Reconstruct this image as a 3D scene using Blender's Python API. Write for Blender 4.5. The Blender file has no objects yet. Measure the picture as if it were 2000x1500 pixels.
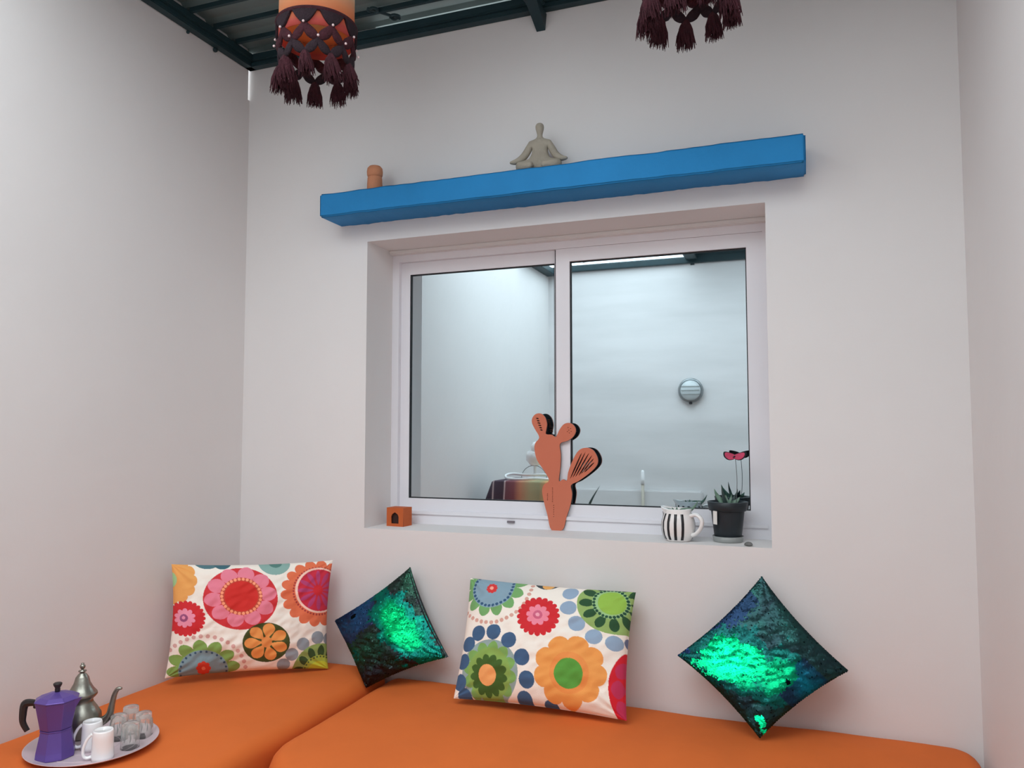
import bpy, bmesh, math, random
import numpy as np
from mathutils import Vector, Matrix, noise
random.seed(7); PI = math.pi
sc = bpy.context.scene
C = sc.collection

# ------------------------------------------------------------------ camera
YAW, PIT, F = .3596, .0618, 1517.5
CAM = Vector((1.993, -2.4, 1.2535))
fw = Vector((-math.sin(YAW)*math.cos(PIT), math.cos(YAW)*math.cos(PIT), math.sin(PIT)))
rt = Vector((math.cos(YAW), math.sin(YAW), 0)); up = rt.cross(fw)
cd = bpy.data.cameras.new('camera'); cam = bpy.data.objects.new('camera', cd); C.objects.link(cam)
cd.sensor_fit = 'HORIZONTAL'; cd.sensor_width = 36; cd.lens = F/2000*36; cd.clip_start = .02
cam.matrix_world = Matrix(((rt.x, up.x, -fw.x, CAM.x), (rt.y, up.y, -fw.y, CAM.y), (rt.z, up.z, -fw.z, CAM.z), (0, 0, 0, 1)))
sc.camera = cam

def on(axis, val, px, py):
    """point where the sight line through photo pixel (px,py) meets the plane axis=val"""
    v = rt*((px-1000)/F) - up*((py-750)/F) + fw
    return CAM + v*((val-CAM[axis])/v[axis])

# ------------------------------------------------------------------ light
w = bpy.data.worlds.new('overcast_sky'); sc.world = w; w.use_nodes = True
nt = w.node_tree; bg = nt.nodes['Background']
tc = nt.nodes.new('ShaderNodeTexCoord'); sp = nt.nodes.new('ShaderNodeSeparateXYZ'); rp = nt.nodes.new('ShaderNodeValToRGB')
nt.links.new(tc.outputs['Generated'], sp.inputs[0]); nt.links.new(sp.outputs['Z'], rp.inputs[0]); nt.links.new(rp.outputs[0], bg.inputs[0])
rp.color_ramp.elements[0].color = (.70, .765, .80, 1); rp.color_ramp.elements[1].color = (.895, .965, 1, 1)
bg.inputs[1].default_value = 4.9
# daylight portal filling the open part of the roof (guides sky sampling only)
ld = bpy.data.lights.new('roof_opening_portal', 'AREA'); ld.shape = 'RECTANGLE'; ld.size = 2.4; ld.size_y = 2.25
ld.cycles.is_portal = True
lo = bpy.data.objects.new('roof_opening_portal', ld); lo.location = (1.2, -2.23, 2.80); C.objects.link(lo)
vs = sc.view_settings; sc.display_settings.display_device = 'sRGB'
vs.view_transform = 'Standard'; vs.look = 'None'; vs.gamma = 1; vs.use_curve_mapping = False; vs.exposure = 0.0
sc.cycles.max_bounces = 16; sc.cycles.diffuse_bounces = 8; sc.cycles.glossy_bounces = 6; sc.cycles.transmission_bounces = 10

# ------------------------------------------------------------------ helpers
def lin(c):
    return tuple((x/255/12.92 if x/255 <= .04045 else ((x/255+.055)/1.055)**2.4) for x in c)

def mat(name, rgb, rough=.6, metal=0, var=0, vscale=8, bump=0, bscale=60, spec=.5, trans=0, ior=1.45, rgb2=None, sheen=0, coat=0, stretch=None):
    m = bpy.data.materials.new(name); m.use_nodes = True; n = m.node_tree; b = n.nodes['Principled BSDF']
    col = lin(rgb) + (1,)
    b.inputs['Base Color'].default_value = col; b.inputs['Roughness'].default_value = rough
    b.inputs['Metallic'].default_value = metal; b.inputs['Specular IOR Level'].default_value = spec
    b.inputs['Transmission Weight'].default_value = trans; b.inputs['IOR'].default_value = ior
    b.inputs['Sheen Weight'].default_value = sheen; b.inputs['Coat Weight'].default_value = coat
    if var or bump:
        t = n.nodes.new('ShaderNodeTexCoord'); src = t.outputs['Object']
        if stretch:
            mp = n.nodes.new('ShaderNodeMapping'); mp.inputs['Scale'].default_value = stretch
            n.links.new(src, mp.inputs[0]); src = mp.outputs[0]
    if var:
        z = n.nodes.new('ShaderNodeTexNoise'); z.inputs['Scale'].default_value = vscale; z.inputs['Detail'].default_value = 4
        n.links.new(src, z.inputs[0])
        r = n.nodes.new('ShaderNodeValToRGB'); r.color_ramp.elements[0].position = .35; r.color_ramp.elements[1].position = .65
        c2 = lin(rgb2)+(1,) if rgb2 else tuple(max(0, x*(1-var)) for x in col[:3])+(1,)
        r.color_ramp.elements[0].color = c2; r.color_ramp.elements[1].color = col
        n.links.new(z.outputs[0], r.inputs[0]); n.links.new(r.outputs[0], b.inputs['Base Color'])
    if bump:
        z = n.nodes.new('ShaderNodeTexNoise'); z.inputs['Scale'].default_value = bscale; z.inputs['Detail'].default_value = 5
        n.links.new(src, z.inputs[0])
        k = n.nodes.new('ShaderNodeBump'); k.inputs['Strength'].default_value = bump; k.inputs['Distance'].default_value = .01
        n.links.new(z.outputs[0], k.inputs['Height']); n.links.new(k.outputs[0], b.inputs['Normal'])
    return m

def vmat(name, rough=.8, metal=0, bump=0, bscale=600):
    m = mat(name, (255, 255, 255), rough, metal, bump=bump, bscale=bscale)
    a = m.node_tree.nodes.new('ShaderNodeVertexColor'); a.layer_name = 'print'
    m.node_tree.links.new(a.outputs[0], m.node_tree.nodes['Principled BSDF'].inputs['Base Color'])
    return m

def link(name, me, m, parent=None, smooth=False, loc=None):
    me.materials.clear()
    if m: me.materials.append(m)
    if smooth: me.polygons.foreach_set('use_smooth', [True]*len(me.polygons))
    o = bpy.data.objects.new(name, me); C.objects.link(o)
    if parent: o.parent = parent
    if loc: o.location = loc
    return o

def fromdata(name, v, f, m, parent=None, smooth=False, loc=None):
    me = bpy.data.meshes.new(name); me.from_pydata([tuple(p) for p in v], [], f); me.update()
    return link(name, me, m, parent, smooth, loc)

def frombm(name, bm, m, parent=None, smooth=False, loc=None):
    bmesh.ops.recalc_face_normals(bm, faces=bm.faces)
    me = bpy.data.meshes.new(name); bm.to_mesh(me); bm.free()
    return link(name, me, m, parent, smooth, loc)

def tag(o, label=None, cat=None, group=None, kind=None):
    if label: o['label'] = label
    if cat: o['category'] = cat
    if group: o['group'] = group
    if kind: o['kind'] = kind
    return o

def thing(name, label, cat, loc=(0, 0, 0), rz=0, group=None, kind=None):
    o = bpy.data.objects.new(name, None); C.objects.link(o); o.empty_display_size = .05
    o.location = loc; o.rotation_euler = (0, 0, rz)
    return tag(o, label, cat, group, kind)

def struct(name, parent=None):
    o = bpy.data.objects.new(name, None); C.objects.link(o); o['kind'] = 'structure'; return o

def bxm(bm, x0, x1, y0, y1, z0, z1, bev=0):
    r = bmesh.ops.create_cube(bm, size=1)
    for v in r['verts']:
        v.co = ((x0+x1)/2+v.co.x*(x1-x0), (y0+y1)/2+v.co.y*(y1-y0), (z0+z1)/2+v.co.z*(z1-z0))
    if bev:
        es = set(e for v in r['verts'] for e in v.link_edges)
        bmesh.ops.bevel(bm, geom=list(es), offset=bev, segments=2, affect='EDGES')

def box(name, b, m, parent=None, bev=0, loc=None):
    bm = bmesh.new(); bxm(bm, *b, bev=bev); return frombm(name, bm, m, parent, False, loc)

def ringm(bm, x0, x1, z0, z1, t, y0, y1):
    """rectangular frame in the XZ plane; t=(left,right,bottom,top) widths"""
    l, r, b, tt = t
    o = [(x0, z0), (x1, z0), (x1, z1), (x0, z1)]; i = [(x0+l, z0+b), (x1-r, z0+b), (x1-r, z1-tt), (x0+l, z1-tt)]
    V = [[bm.verts.new((p[0], y, p[1])) for p in q] for q in (o, i) for y in (y0, y1)]
    for k in range(4):
        j = (k+1) % 4
        bm.faces.new((V[0][k], V[0][j], V[2][j], V[2][k])); bm.faces.new((V[1][k], V[3][k], V[3][j], V[1][j]))
        bm.faces.new((V[0][k], V[1][k], V[1][j], V[0][j])); bm.faces.new((V[2][k], V[2][j], V[3][j], V[3][k]))

def lathe(name, prof, m, parent=None, n=40, loc=None, smooth=True, squash=None, fx=None):
    v = []; f = []
    for r, z in prof:
        for k in range(n):
            a = 2*PI*k/n; p = [max(r, 1e-5)*math.cos(a), max(r, 1e-5)*math.sin(a), z]
            if fx: p = fx(p, a)
            v.append(p)
    for i in range(len(prof)-1):
        for k in range(n):
            j = (k+1) % n; f.append((i*n+k, i*n+j, (i+1)*n+j, (i+1)*n+k))
    f.append(tuple(range(n))[::-1]); f.append(tuple((len(prof)-1)*n+k for k in range(n)))
    return fromdata(name, v, f, m, parent, smooth, loc)

def crv(pts, n=8, closed=False):
    """Catmull-Rom through points"""
    P = [np.array(p, float) for p in pts]; out = []; N = len(P)
    for i in range(N if closed else N-1):
        if closed: a, b, c, d = P[(i-1) % N], P[i], P[(i+1) % N], P[(i+2) % N]
        else: a, b, c, d = P[max(i-1, 0)], P[i], P[i+1], P[min(i+2, N-1)]
        for k in range(n):
            t = k/n; out.append(.5*((2*b)+(-a+c)*t+(2*a-5*b+4*c-d)*t*t+(-a+3*b-3*c+d)*t**3))
    if not closed: out.append(P[-1])
    return out

def tubev(pts, rad, n=10, closed=False, flat=1.0):
    P = [Vector(p) for p in pts]; N = len(P); v = []; f = []
    R = rad if isinstance(rad, (list, tuple)) else [rad]*N
    if len(R) != N: R = list(np.interp(np.linspace(0, 1, N), np.linspace(0, 1, len(R)), R))
    ref = None
    for i, p in enumerate(P):
        t = (P[(i+1) % N]-P[i-1]) if closed else (P[min(i+1, N-1)]-P[max(i-1, 0)])
        t.normalize()
        if ref is None:
            ref = Vector((0, 0, 1)) if abs(t.z) < .9 else Vector((1, 0, 0))
        a = (ref - t*ref.dot(t)).normalized(); ref = a; b = t.cross(a)
        for k in range(n):
            q = 2*PI*k/n; v.append(p + a*(math.cos(q)*R[i]) + b*(math.sin(q)*R[i]*flat))
    for i in range(N if closed else N-1):
        j = (i+1) % N
        for k in range(n):
            l = (k+1) % n; f.append((i*n+k, i*n+l, j*n+l, j*n+k))
    if not closed:
        f.append(tuple(range(n))[::-1]); f.append(tuple((N-1)*n+k for k in range(n)))
    return v, f

def tube(name, pts, rad, m, parent=None, n=10, closed=False, loc=None, flat=1.0, smooth=True):
    v, f = tubev(pts, rad, n, closed, flat); return fromdata(name, v, f, m, parent, smooth, loc)

def joinvf(parts):
    V = []; Fc = []
    for v, f in parts:
        o = len(V); V += [tuple(p) for p in v]; Fc += [tuple(i+o for i in q) for q in f]
    return V, Fc

def plate(outer, holes, th):
    """flat plate in XZ with real cut-outs; returns mesh; thickness along +Y"""
    cu = bpy.data.curves.new('plate', 'CURVE'); cu.dimensions = '2D'; cu.fill_mode = 'BOTH'; cu.extrude = th/2
    for poly in [outer]+holes:
        s = cu.splines.new('POLY'); s.points.add(len(poly)-1); s.use_cyclic_u = True
        for i, p in enumerate(poly): s.points[i].co = (p[0], p[1], 0, 1)
    o = bpy.data.objects.new('tmp', cu); C.objects.link(o)
    me = bpy.data.meshes.new_from_object(o.evaluated_get(bpy.context.evaluated_depsgraph_get()))
    bpy.data.objects.remove(o); bpy.data.curves.remove(cu)
    for v in me.vertices: v.co = (v.co.x, v.co.z, v.co.y)
    me.flip_normals(); me.update()
    return me

# ------------------------------------------------------------------ materials
M = {}
M['wall'] = mat('painted_plaster', (226, 223, 222), .85, var=.02, vscale=3, bump=.12, bscale=14)
M['wall_far'] = mat('rough_plaster', (226, 224, 224), 0.85, var=.14, vscale=1.6, bump=.16, bscale=4, stretch=(.5, 1, 3))
M['floor'] = mat('grey_cement', (150, 143, 136), .6, var=.15, bump=.1)
M['steel'] = mat('dark_green_steel', (34, 58, 64), .5, var=.2, vscale=9, spec=.4)
M['sheet'] = mat('grey_roof_sheet', (120, 136, 135), .55, var=.12, vscale=6)
M['flash'] = mat('pale_flashing', (176, 196, 198), .4)
M['pvc'] = mat('white_frame', (230, 229, 234), .35, var=.02)
M['gasket'] = mat('black_gasket', (16, 20, 26), .6)
M['gap'] = mat('grey_gap', (120, 112, 118), .8)
M['mirror'] = mat('blue_reflective_glass', (206, 221, 227), .015, 1)
M['orange'] = mat('orange_cotton', (216, 107, 42), .9, var=.07, vscale=5, bump=.25, bscale=9, sheen=0)
M['blue'] = mat('blue_painted_plaster', (30, 134, 198), .75, var=.12, vscale=4, bump=.3, bscale=25)
M['terra'] = mat('terracotta_paint', (202, 112, 84), .6, var=.04)
M['terra2'] = mat('raw_terracotta', (208, 140, 104), .85, var=.1, bump=.2, bscale=200)
M['terra3'] = mat('orange_clay', (196, 94, 44), .75, var=.1)
M['black'] = mat('black_back', (22, 22, 28), .6)
M['dark'] = mat('painted_hollow_shade', (58, 34, 28), .9)
M['clay'] = mat('grey_clay', (166, 158, 144), .9, var=.12, vscale=25, bump=.25, bscale=120)
M['white_glaze'] = mat('white_glaze', (236, 234, 232), .18, coat=.4)
M['stripe'] = mat('black_glaze', (28, 28, 32), .2)
M['pot'] = mat('black_plastic', (34, 42, 48), .45, var=.2, vscale=30)
M['soil'] = mat('soil', (60, 48, 40), .95, var=.4, vscale=120, bump=.6, bscale=200)
M['leaf'] = mat('succulent_leaf', (84, 116, 96), .5, var=.3, vscale=60, rgb2=(124, 150, 134))
M['leafd'] = mat('dark_leaf', (52, 72, 70), .5, var=.3, vscale=20)
M['glassc'] = mat('clear_glass', (250, 250, 248), .06, trans=.88, ior=1.25)
M['cloudy'] = mat('cloudy_plastic', (196, 200, 198), .2, trans=.5)
M['stone'] = mat('grey_pebble', (112, 112, 110), .8, var=.2, vscale=80)
M['pink'] = mat('pink_felt', (200, 66, 98), .7, var=.2, vscale=70)
M['wire'] = mat('thin_wire', (110, 116, 118), .4, .6)
M['purple'] = mat('purple_metal', (104, 82, 160), .32, .35, var=.06)
M['black_plastic'] = mat('black_handle', (42, 38, 38), .45)
M['pewter'] = mat('pewter', (150, 148, 138), .33, .95, var=.12, vscale=30, bump=.08, bscale=60)
M['china'] = mat('white_china', (244, 244, 244), .15, coat=.5)
M['tray'] = mat('pale_pink_tray', (212, 194, 200), .3, .15, var=.04)
M['maroon'] = mat('maroon_wool', (72, 30, 40), .95, var=.3, vscale=60, bump=.6, bscale=260)
M['maroon2'] = mat('dark_wool', (50, 34, 42), .95, var=.3, vscale=60, bump=.6, bscale=260)
M['bead'] = mat('white_bead', (232, 206, 206), .3)
M['label'] = mat('white_paper', (236, 234, 230), .7)
M['metal'] = mat('brushed_metal', (150, 156, 158), .3, .9)

# ------------------------------------------------------------------ room shell
RW, FY, H = 2.415, -3.35, 2.655
WX0, WX1, WZ0, WZ1, RV = .535, 1.897, .9165, 1.9375, .30
def wall(name, boxes, m):
    bm = bmesh.new()
    for b in boxes: bxm(bm, *b)
    return tag(frombm(name, bm, m), kind='structure')
wall('wall_back', [(-.12, WX0, 0, RV, 0, H+.10), (WX1, RW+.12, 0, RV, 0, H+.10), (WX0, WX1, 0, RV, 0, WZ0), (WX0, WX1, 0, RV, WZ1, H+.05), (WX0, .56, 0, RV, H+.05, H+.10), (1.165, WX1, 0, RV, H+.05, H+.10)], M['wall'])
wall('wall_left', [(-.12, 0, FY, 0, 0, 2.54), (-.12, 0, FY, -.15, 2.54, H+.10), (-.012, 0, -.15, -.009, 2.54, H+.10)], M['wall'])
wall('wall_right', [(RW, RW+.12, FY, 0, 0, H+.10)], M['wall'])
wf = wall('wall_front', [(-.12, RW+.12, FY-.15, FY, 0, 2.60)], M['wall_far'])
box('floor', (-.12, RW+.12, FY-.15, RV, -.1, 0), M['floor'])['kind'] = 'structure'
# soft worn plaster lip of the reveal under its soffit
bm = bmesh.new(); bxm(bm, WX0, WX1, .155, .19, WZ1-.014, WZ1, .003)
tag(frombm('trim_1', bm, M['wall']), kind='structure')
# low ledge along the far wall
bm = bmesh.new(); bxm(bm, .05, 1.25, FY, FY+.05, .0, .80, .01)
tag(frombm('trim_2', bm, M['wall_far']), kind='structure')

# ------------------------------------------------------------------ roof
roof = struct('ceiling')
def beam(b, name='beam'): return box(name, b, M['steel'], roof, bev=.003)
beam((0, .035, FY, 0, H, H+.02)); beam((.010, .045, FY, 0, H+.02, H+.045))
beam((0, RW, -.035, 0, H, H+.016)); beam((.045, RW-.045, -.045, -.008, H+.016, H+.044))
beam((RW-.035, RW, FY, 0, H, H+.02)); beam((RW-.045, RW-.010, FY, 0, H+.02, H+.045))
beam((0, RW, FY-.01, FY+.04, 2.577, 2.628)); beam((0, .085, FY+.04, FY+.75, 2.553, 2.60)); beam((RW-.085, RW, FY+.04, FY+.75, 2.553, 2.60)); beam((1.225, RW, FY-.01, FY+.03, 2.628, 2.70))
beam((1.165, 1.225, FY, -.045, H, H+.047), 'purlin'); beam((1.15, 1.24, FY+.04, FY+.30, 2.60, H), 'purlin_foot')
for y in (0, FY):                                      # brackets where the purlin meets the walls
    s = -1 if y == 0 else 1
    v = [(1.175, y+s*.001, H-.005), (1.215, y+s*.001, H-.005), (1.215, y+s*.12, H), (1.175, y+s*.12, H), (1.18, y+s*.001, H-.06-(.03 if y else 0)), (1.21, y+s*.001, H-.06-(.03 if y else 0))]
    fromdata('bracket', v, [(0, 1, 2, 3), (0, 4, 5, 1), (3, 2, 5, 4), (0, 3, 4), (1, 5, 2)], M['steel'], roof)

for (y, r) in ((-.20, .009), (-.335, .006)):
    bm = bmesh.new(); bmesh.ops.create_uvsphere(bm, u_segments=10, v_segments=8, radius=r)
    frombm('bolt', bm, M['steel'], roof, True, (.008, y, H-.008))
# cross rods and the sheet panels lying over them
ys = [-.012-.115*k for k in range(11)]
rod = None; pan = None
for i, y in enumerate(ys[1:]):
    if rod is None: rod = box('rod', (0, RW-.08, -.006, .006, -.008, .008), M['steel'], roof); o = rod
    else: o = rod.copy(); C.objects.link(o)
    o.location = (.04, y, H+.052)
for i in range(10):
    for j, (x0, x1) in enumerate(((.0, 1.2), (1.2, RW))):
        v = []; f = []
        n = 8
        for k in range(n+1):                           # shallow trapezoid profile across Y
            t = k/n; z = .012 if .25 <= t <= .75 else 0
            v += [(x0, -t*.115, z), (x1, -t*.115, z), (x0, -t*.115, z+.004), (x1, -t*.115, z+.004)]
        for k in range(n):
            a = 4*k; b = a+4; f += [(a, a+1, b+1, b), (a+2, b+2, b+3, a+3), (a, b, b+2, a+2), (a+1, a+3, b+3, b+1)]
        f += [(0, 2, 3, 1), (4*n, 4*n+1, 4*n+3, 4*n+2)]
        if i == 0: src = fromdata('roof_panel', v, f, M['sheet'], roof); o = src
        else:
            o = [q for q in roof.children if q.name.startswith('roof_panel')][j].copy(); C.objects.link(o)
        o.location = (0, .01-.115*i, H+.072)
for i in range(5):                                     # strip of sheet over the far right bay
    o = [q for q in roof.children if q.name.startswith('roof_panel')][1].copy(); C.objects.link(o); o.location = (0, FY+.5-.1*i, H+.072)
def scroll(cx, cy, s=1, rot=0, z=H+.046, upright=False):
    pts = []
    for k in range(19): a = k/18*2.6*PI; r = .012+.02*k/18*1.2; pts.append((-.075+r*math.cos(a+1), r*math.sin(a+1)))
    end = pts[-1]
    pts2 = [(-x, -y) for x, y in pts][::-1]
    q = pts + [((end[0]*(1-t)+pts2[0][0]*t), (end[1]*(1-t)+pts2[0][1]*t)) for t in (.25, .5, .75)] + pts2
    c, sn = math.cos(rot), math.sin(rot)
    q = [(cx+s*(x*c-y*sn), cy+s*(x*sn+y*c), z) for x, y in q]
    if upright: q = [(x, cy, z+(y-cy)*.62) for x, y, _ in q]
    tube('scroll', q, .0055, M['steel'], roof, n=6)
scroll(.66, -.115, .55, 1.0); scroll(.50, -.10, .5, 2.3); scroll(.40, -.75, .9, .6)
scroll(.40, FY+.06, .95, .12, 2.662, True); scroll(1.7, -.25, .8, .6); scroll(1.75, -.6, .8, .6)

# ------------------------------------------------------------------ window
win = struct('window_1')
bm = bmesh.new(); ringm(bm, WX0, WX1, WZ0, WZ1, (.028, .018, .048, .040), .185, .29)
frombm('outer_frame', bm, M['pvc'], win)
bm = bmesh.new(); bxm(bm, WX0+.028, WX1-.018, .178, .186, WZ0+.036, WZ0+.047); frombm('sill_track', bm, M['pvc'], win)
box('drain_slot', (1.005, 1.032, .1775, .186, WZ0+.018, WZ0+.025), M['gap'], win)
def sash(x0, x1, z0, z1, t, y0, y1, yg, name='sash'):
    bm = bmesh.new(); ringm(bm, x0, x1, z0, z1, t, y0, y1); s = frombm(name, bm, M['pvc'], win)
    gx0, gx1, gz0, gz1 = x0+t[0], x1-t[1], z0+t[2], z1-t[3]
    bm = bmesh.new(); ringm(bm, gx0-.001, gx1+.001, gz0-.001, gz1+.001, (.0045,)*4, yg-.006, yg+.01); frombm('gasket', bm, M['gasket'], s)
    box('pane', (gx0-.001, gx1+.001, yg, yg+.005, gz0-.001, gz1+.001), M['mirror'], s)
    return s
sash(.563, 1.1835, .962, 1.897, (.037, .008, .046, .046), .204, .232, .214)
sash(1.184, 1.879, .962, 1.897, (.050, .051, .042, .046), .190, .218, .204)
box('stile_seal', (1.1805, 1.1838, .1915, .2035, .965, 1.895), M['gasket'], win)
box('back_board', (WX0, WX1, .285, .30, WZ0, WZ1), M['gasket'], win)

# ------------------------------------------------------------------ plaster shelf
sh = []
n = 120
bm = bmesh.new(); bxm(bm, .42, 2.013, -.135, 0, 2.003, 2.086)
bmesh.ops.bisect_plane
for k in range(1, n):
    x = .42+(2.013-.42)*k/n
    bmesh.ops.bisect_plane(bm, geom=bm.verts[:]+bm.edges[:]+bm.faces[:], plane_co=(x, 0, 0), plane_no=(1, 0, 0))
es = [e for e in bm.edges if len(e.link_faces) == 2 and e.calc_face_angle(0) > 1 and not all(abs(v.co.y) < 1e-5 for v in e.verts)]
bmesh.ops.bevel(bm, geom=es, offset=.006, segments=3, affect='EDGES')
for v in bm.verts:
    if v.co.y < -.001 or True:
        p = v.co.copy(); nz = noise.noise(Vector((p.x*5, p.y*9, p.z*9)))*.003 + noise.noise(Vector((p.x*28, p.y*20, 3)))*.0014
        v.co.z += nz
        if p.y < -.05: v.co.y += noise.noise(Vector((p.x*6, 7, p.z*9)))*.004
        if abs(p.y) < .002: v.co.y = .0; v.co.z += noise.noise(Vector((p.x*40, 1, 1)))*.0025
tag(frombm('wall_shelf', bm, M['blue'], None, True), 'long blue painted plaster shelf projecting from the wall above the window', 'shelf')
wn = bpy.data.objects['wall_shelf'].modifiers.new('w', 'WEIGHTED_NORMAL'); wn.weight = 100

# ------------------------------------------------------------------ daybeds
def mattress(name, x0, x1, y0, y1, z0, z1, rc, rr, label, seed, dome=.012):
    root = thing(name, label, 'daybed', ((x0+x1)/2, (y0+y1)/2, 0), group='orange covered daybeds in the corner')
    cx, cy = (x0+x1)/2, (y0+y1)/2; hx, hy = (x1-x0)/2, (y1-y0)/2
    # rounded rectangle outline; rc = radii for corners (+x+y, -x+y, -x-y, +x-y)
    def outline(ins):
        out = []
        for q, (sx, sy) in enumerate(((1, 1), (-1, 1), (-1, -1), (1, -1))):
            r = rc[q]; r2 = max(r-ins, .004)
            ax, ay = sx*(hx-r), sy*(hy-r)
            if r2 == .004: ax, ay = sx*(hx-ins-.004), sy*(hy-ins-.004)
            a0 = q*PI/2
            for k in range(9):
                a = a0+k/8*PI/2; out.append((ax+r2*math.cos(a), ay+r2*math.sin(a)))
        dens = []
        for i in range(len(out)):
            a = out[i]; b = out[(i+1) % len(out)]; L = math.hypot(b[0]-a[0], b[1]-a[1]); dens.append((a, b, L))
        return out
    base = outline(0); N = len(base)
    # resample straight runs
    def resample(o):
        r = []
        for i in range(len(o)):
            a = o[i]; b = o[(i+1) % len(o)]; r.append(a)
            if i % 9 == 8:
                for k in range(1, 30): t = k/30; r.append((a[0]*(1-t)+b[0]*t, a[1]*(1-t)+b[1]*t))
        return r
    V = []; lev = []
    def add(o, z): lev.append(len(V)); V.extend([(p[0], p[1], z) for p in o])
    for k in range(6): add(resample(base), z0+(z1-rr-z0)*k/5)
    for k in range(1, 7): a = k/6*PI/2; add(resample(outline(rr*(1-math.cos(a)))), z1-rr+rr*math.sin(a))
    last = resample(outline(rr)); S = 28
    for k in range(1, S+1): t = 1-k/S*.985; add([(p[0]*t, p[1]*t) for p in last], z1+dome*(1-t*t))
    n = len(last); Fc = []
    for i in range(len(lev)-1):
        for k in range(n): j = (k+1) % n; Fc.append((lev[i]+k, lev[i]+j, lev[i+1]+j, lev[i+1]+k))
    Fc.append(tuple(lev[-1]+k for k in range(n))); Fc.append(tuple(range(n))[::-1])
    for i, p in enumerate(V):
        q = Vector((p[0]*3+seed, p[1]*3, p[2]*3)); d = noise.noise(q)*.004 + noise.noise(Vector((p[0]*7+p[1]*3+seed, p[1]*6, 2)))*.003
        V[i] = (p[0], p[1], p[2]+(d if p[2] > z1-rr-.05 else 0))
    fromdata('fitted_cover', V, Fc, M['orange'], root, True)
    box('base', (-hx+.03, hx-.03, -hy+.03, hy-.03, 0, z0-.002), M['wall'], root)
    return root
mattress('daybed', .004, .648, -1.5, -.004, .2, .452, (.05, .02, .02, .05), .045, 'orange covered daybed along the left wall under the tea tray', 1, .008)
mattress('daybed', .655, 2.398, -.82, -.004, .2, .430, (.07, .05, .24, .1), .045, 'orange covered daybed along the window wall carrying three cushions', 5, .012)

# ------------------------------------------------------------------ cushions with printed flowers
class Print:
    def __init__(s, X, Y, base): s.X = X; s.Y = Y; s.col = np.tile(np.array(lin(base)), (len(X), 1))
    def put(s, m, c): s.col[m] = lin(c)
    def pol(s, cx, cy, ry=1): dx = s.X-cx; dy = (s.Y-cy)/ry; return np.hypot(dx, dy), np.arctan2(dy, dx)
    def disc(s, cx, cy, r, c, ry=1): d, a = s.pol(cx, cy, ry); s.put(d < r, c)
    def ring(s, cx, cy, r0, r1, c, ry=1): d, a = s.pol(cx, cy, ry); s.put((d > r0) & (d < r1), c)
    def scal(s, cx, cy, r, n, amp, c, ph=0, ry=1):
        d, a = s.pol(cx, cy, ry); s.put(d < r*(1-amp)+r*amp*np.abs(np.cos((a+ph)*n/2))**.6, c)
    def petals(s, cx, cy, r0, r1, n, wd, c, ph=0, ry=1, point=1.0, grad=None):
        """n separate petals between radii r0..r1"""
        d, a = s.pol(cx, cy, ry); st = 2*PI/n; k = (a+ph+st/2) % st - st/2
        t = (d-r0)/(r1-r0); wv = wd*np.sin(np.clip(t, 0, 1)**point*PI)**.6*st/2
        m = (t > 0) & (t < 1) & (np.abs(k) < wv)
        s.put(m, c)
    def dots(s, cx, cy, R, n, r, c, ph=0, ry=1, a0=0, a1=2*PI):
        for k in range(n):
            a = k/n*2*PI+ph
            if not (a0 <= a % (2*PI) <= a1): continue
            s.disc(cx+R*math.cos(a), cy+R*ry*math.sin(a), r, c)

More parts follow.
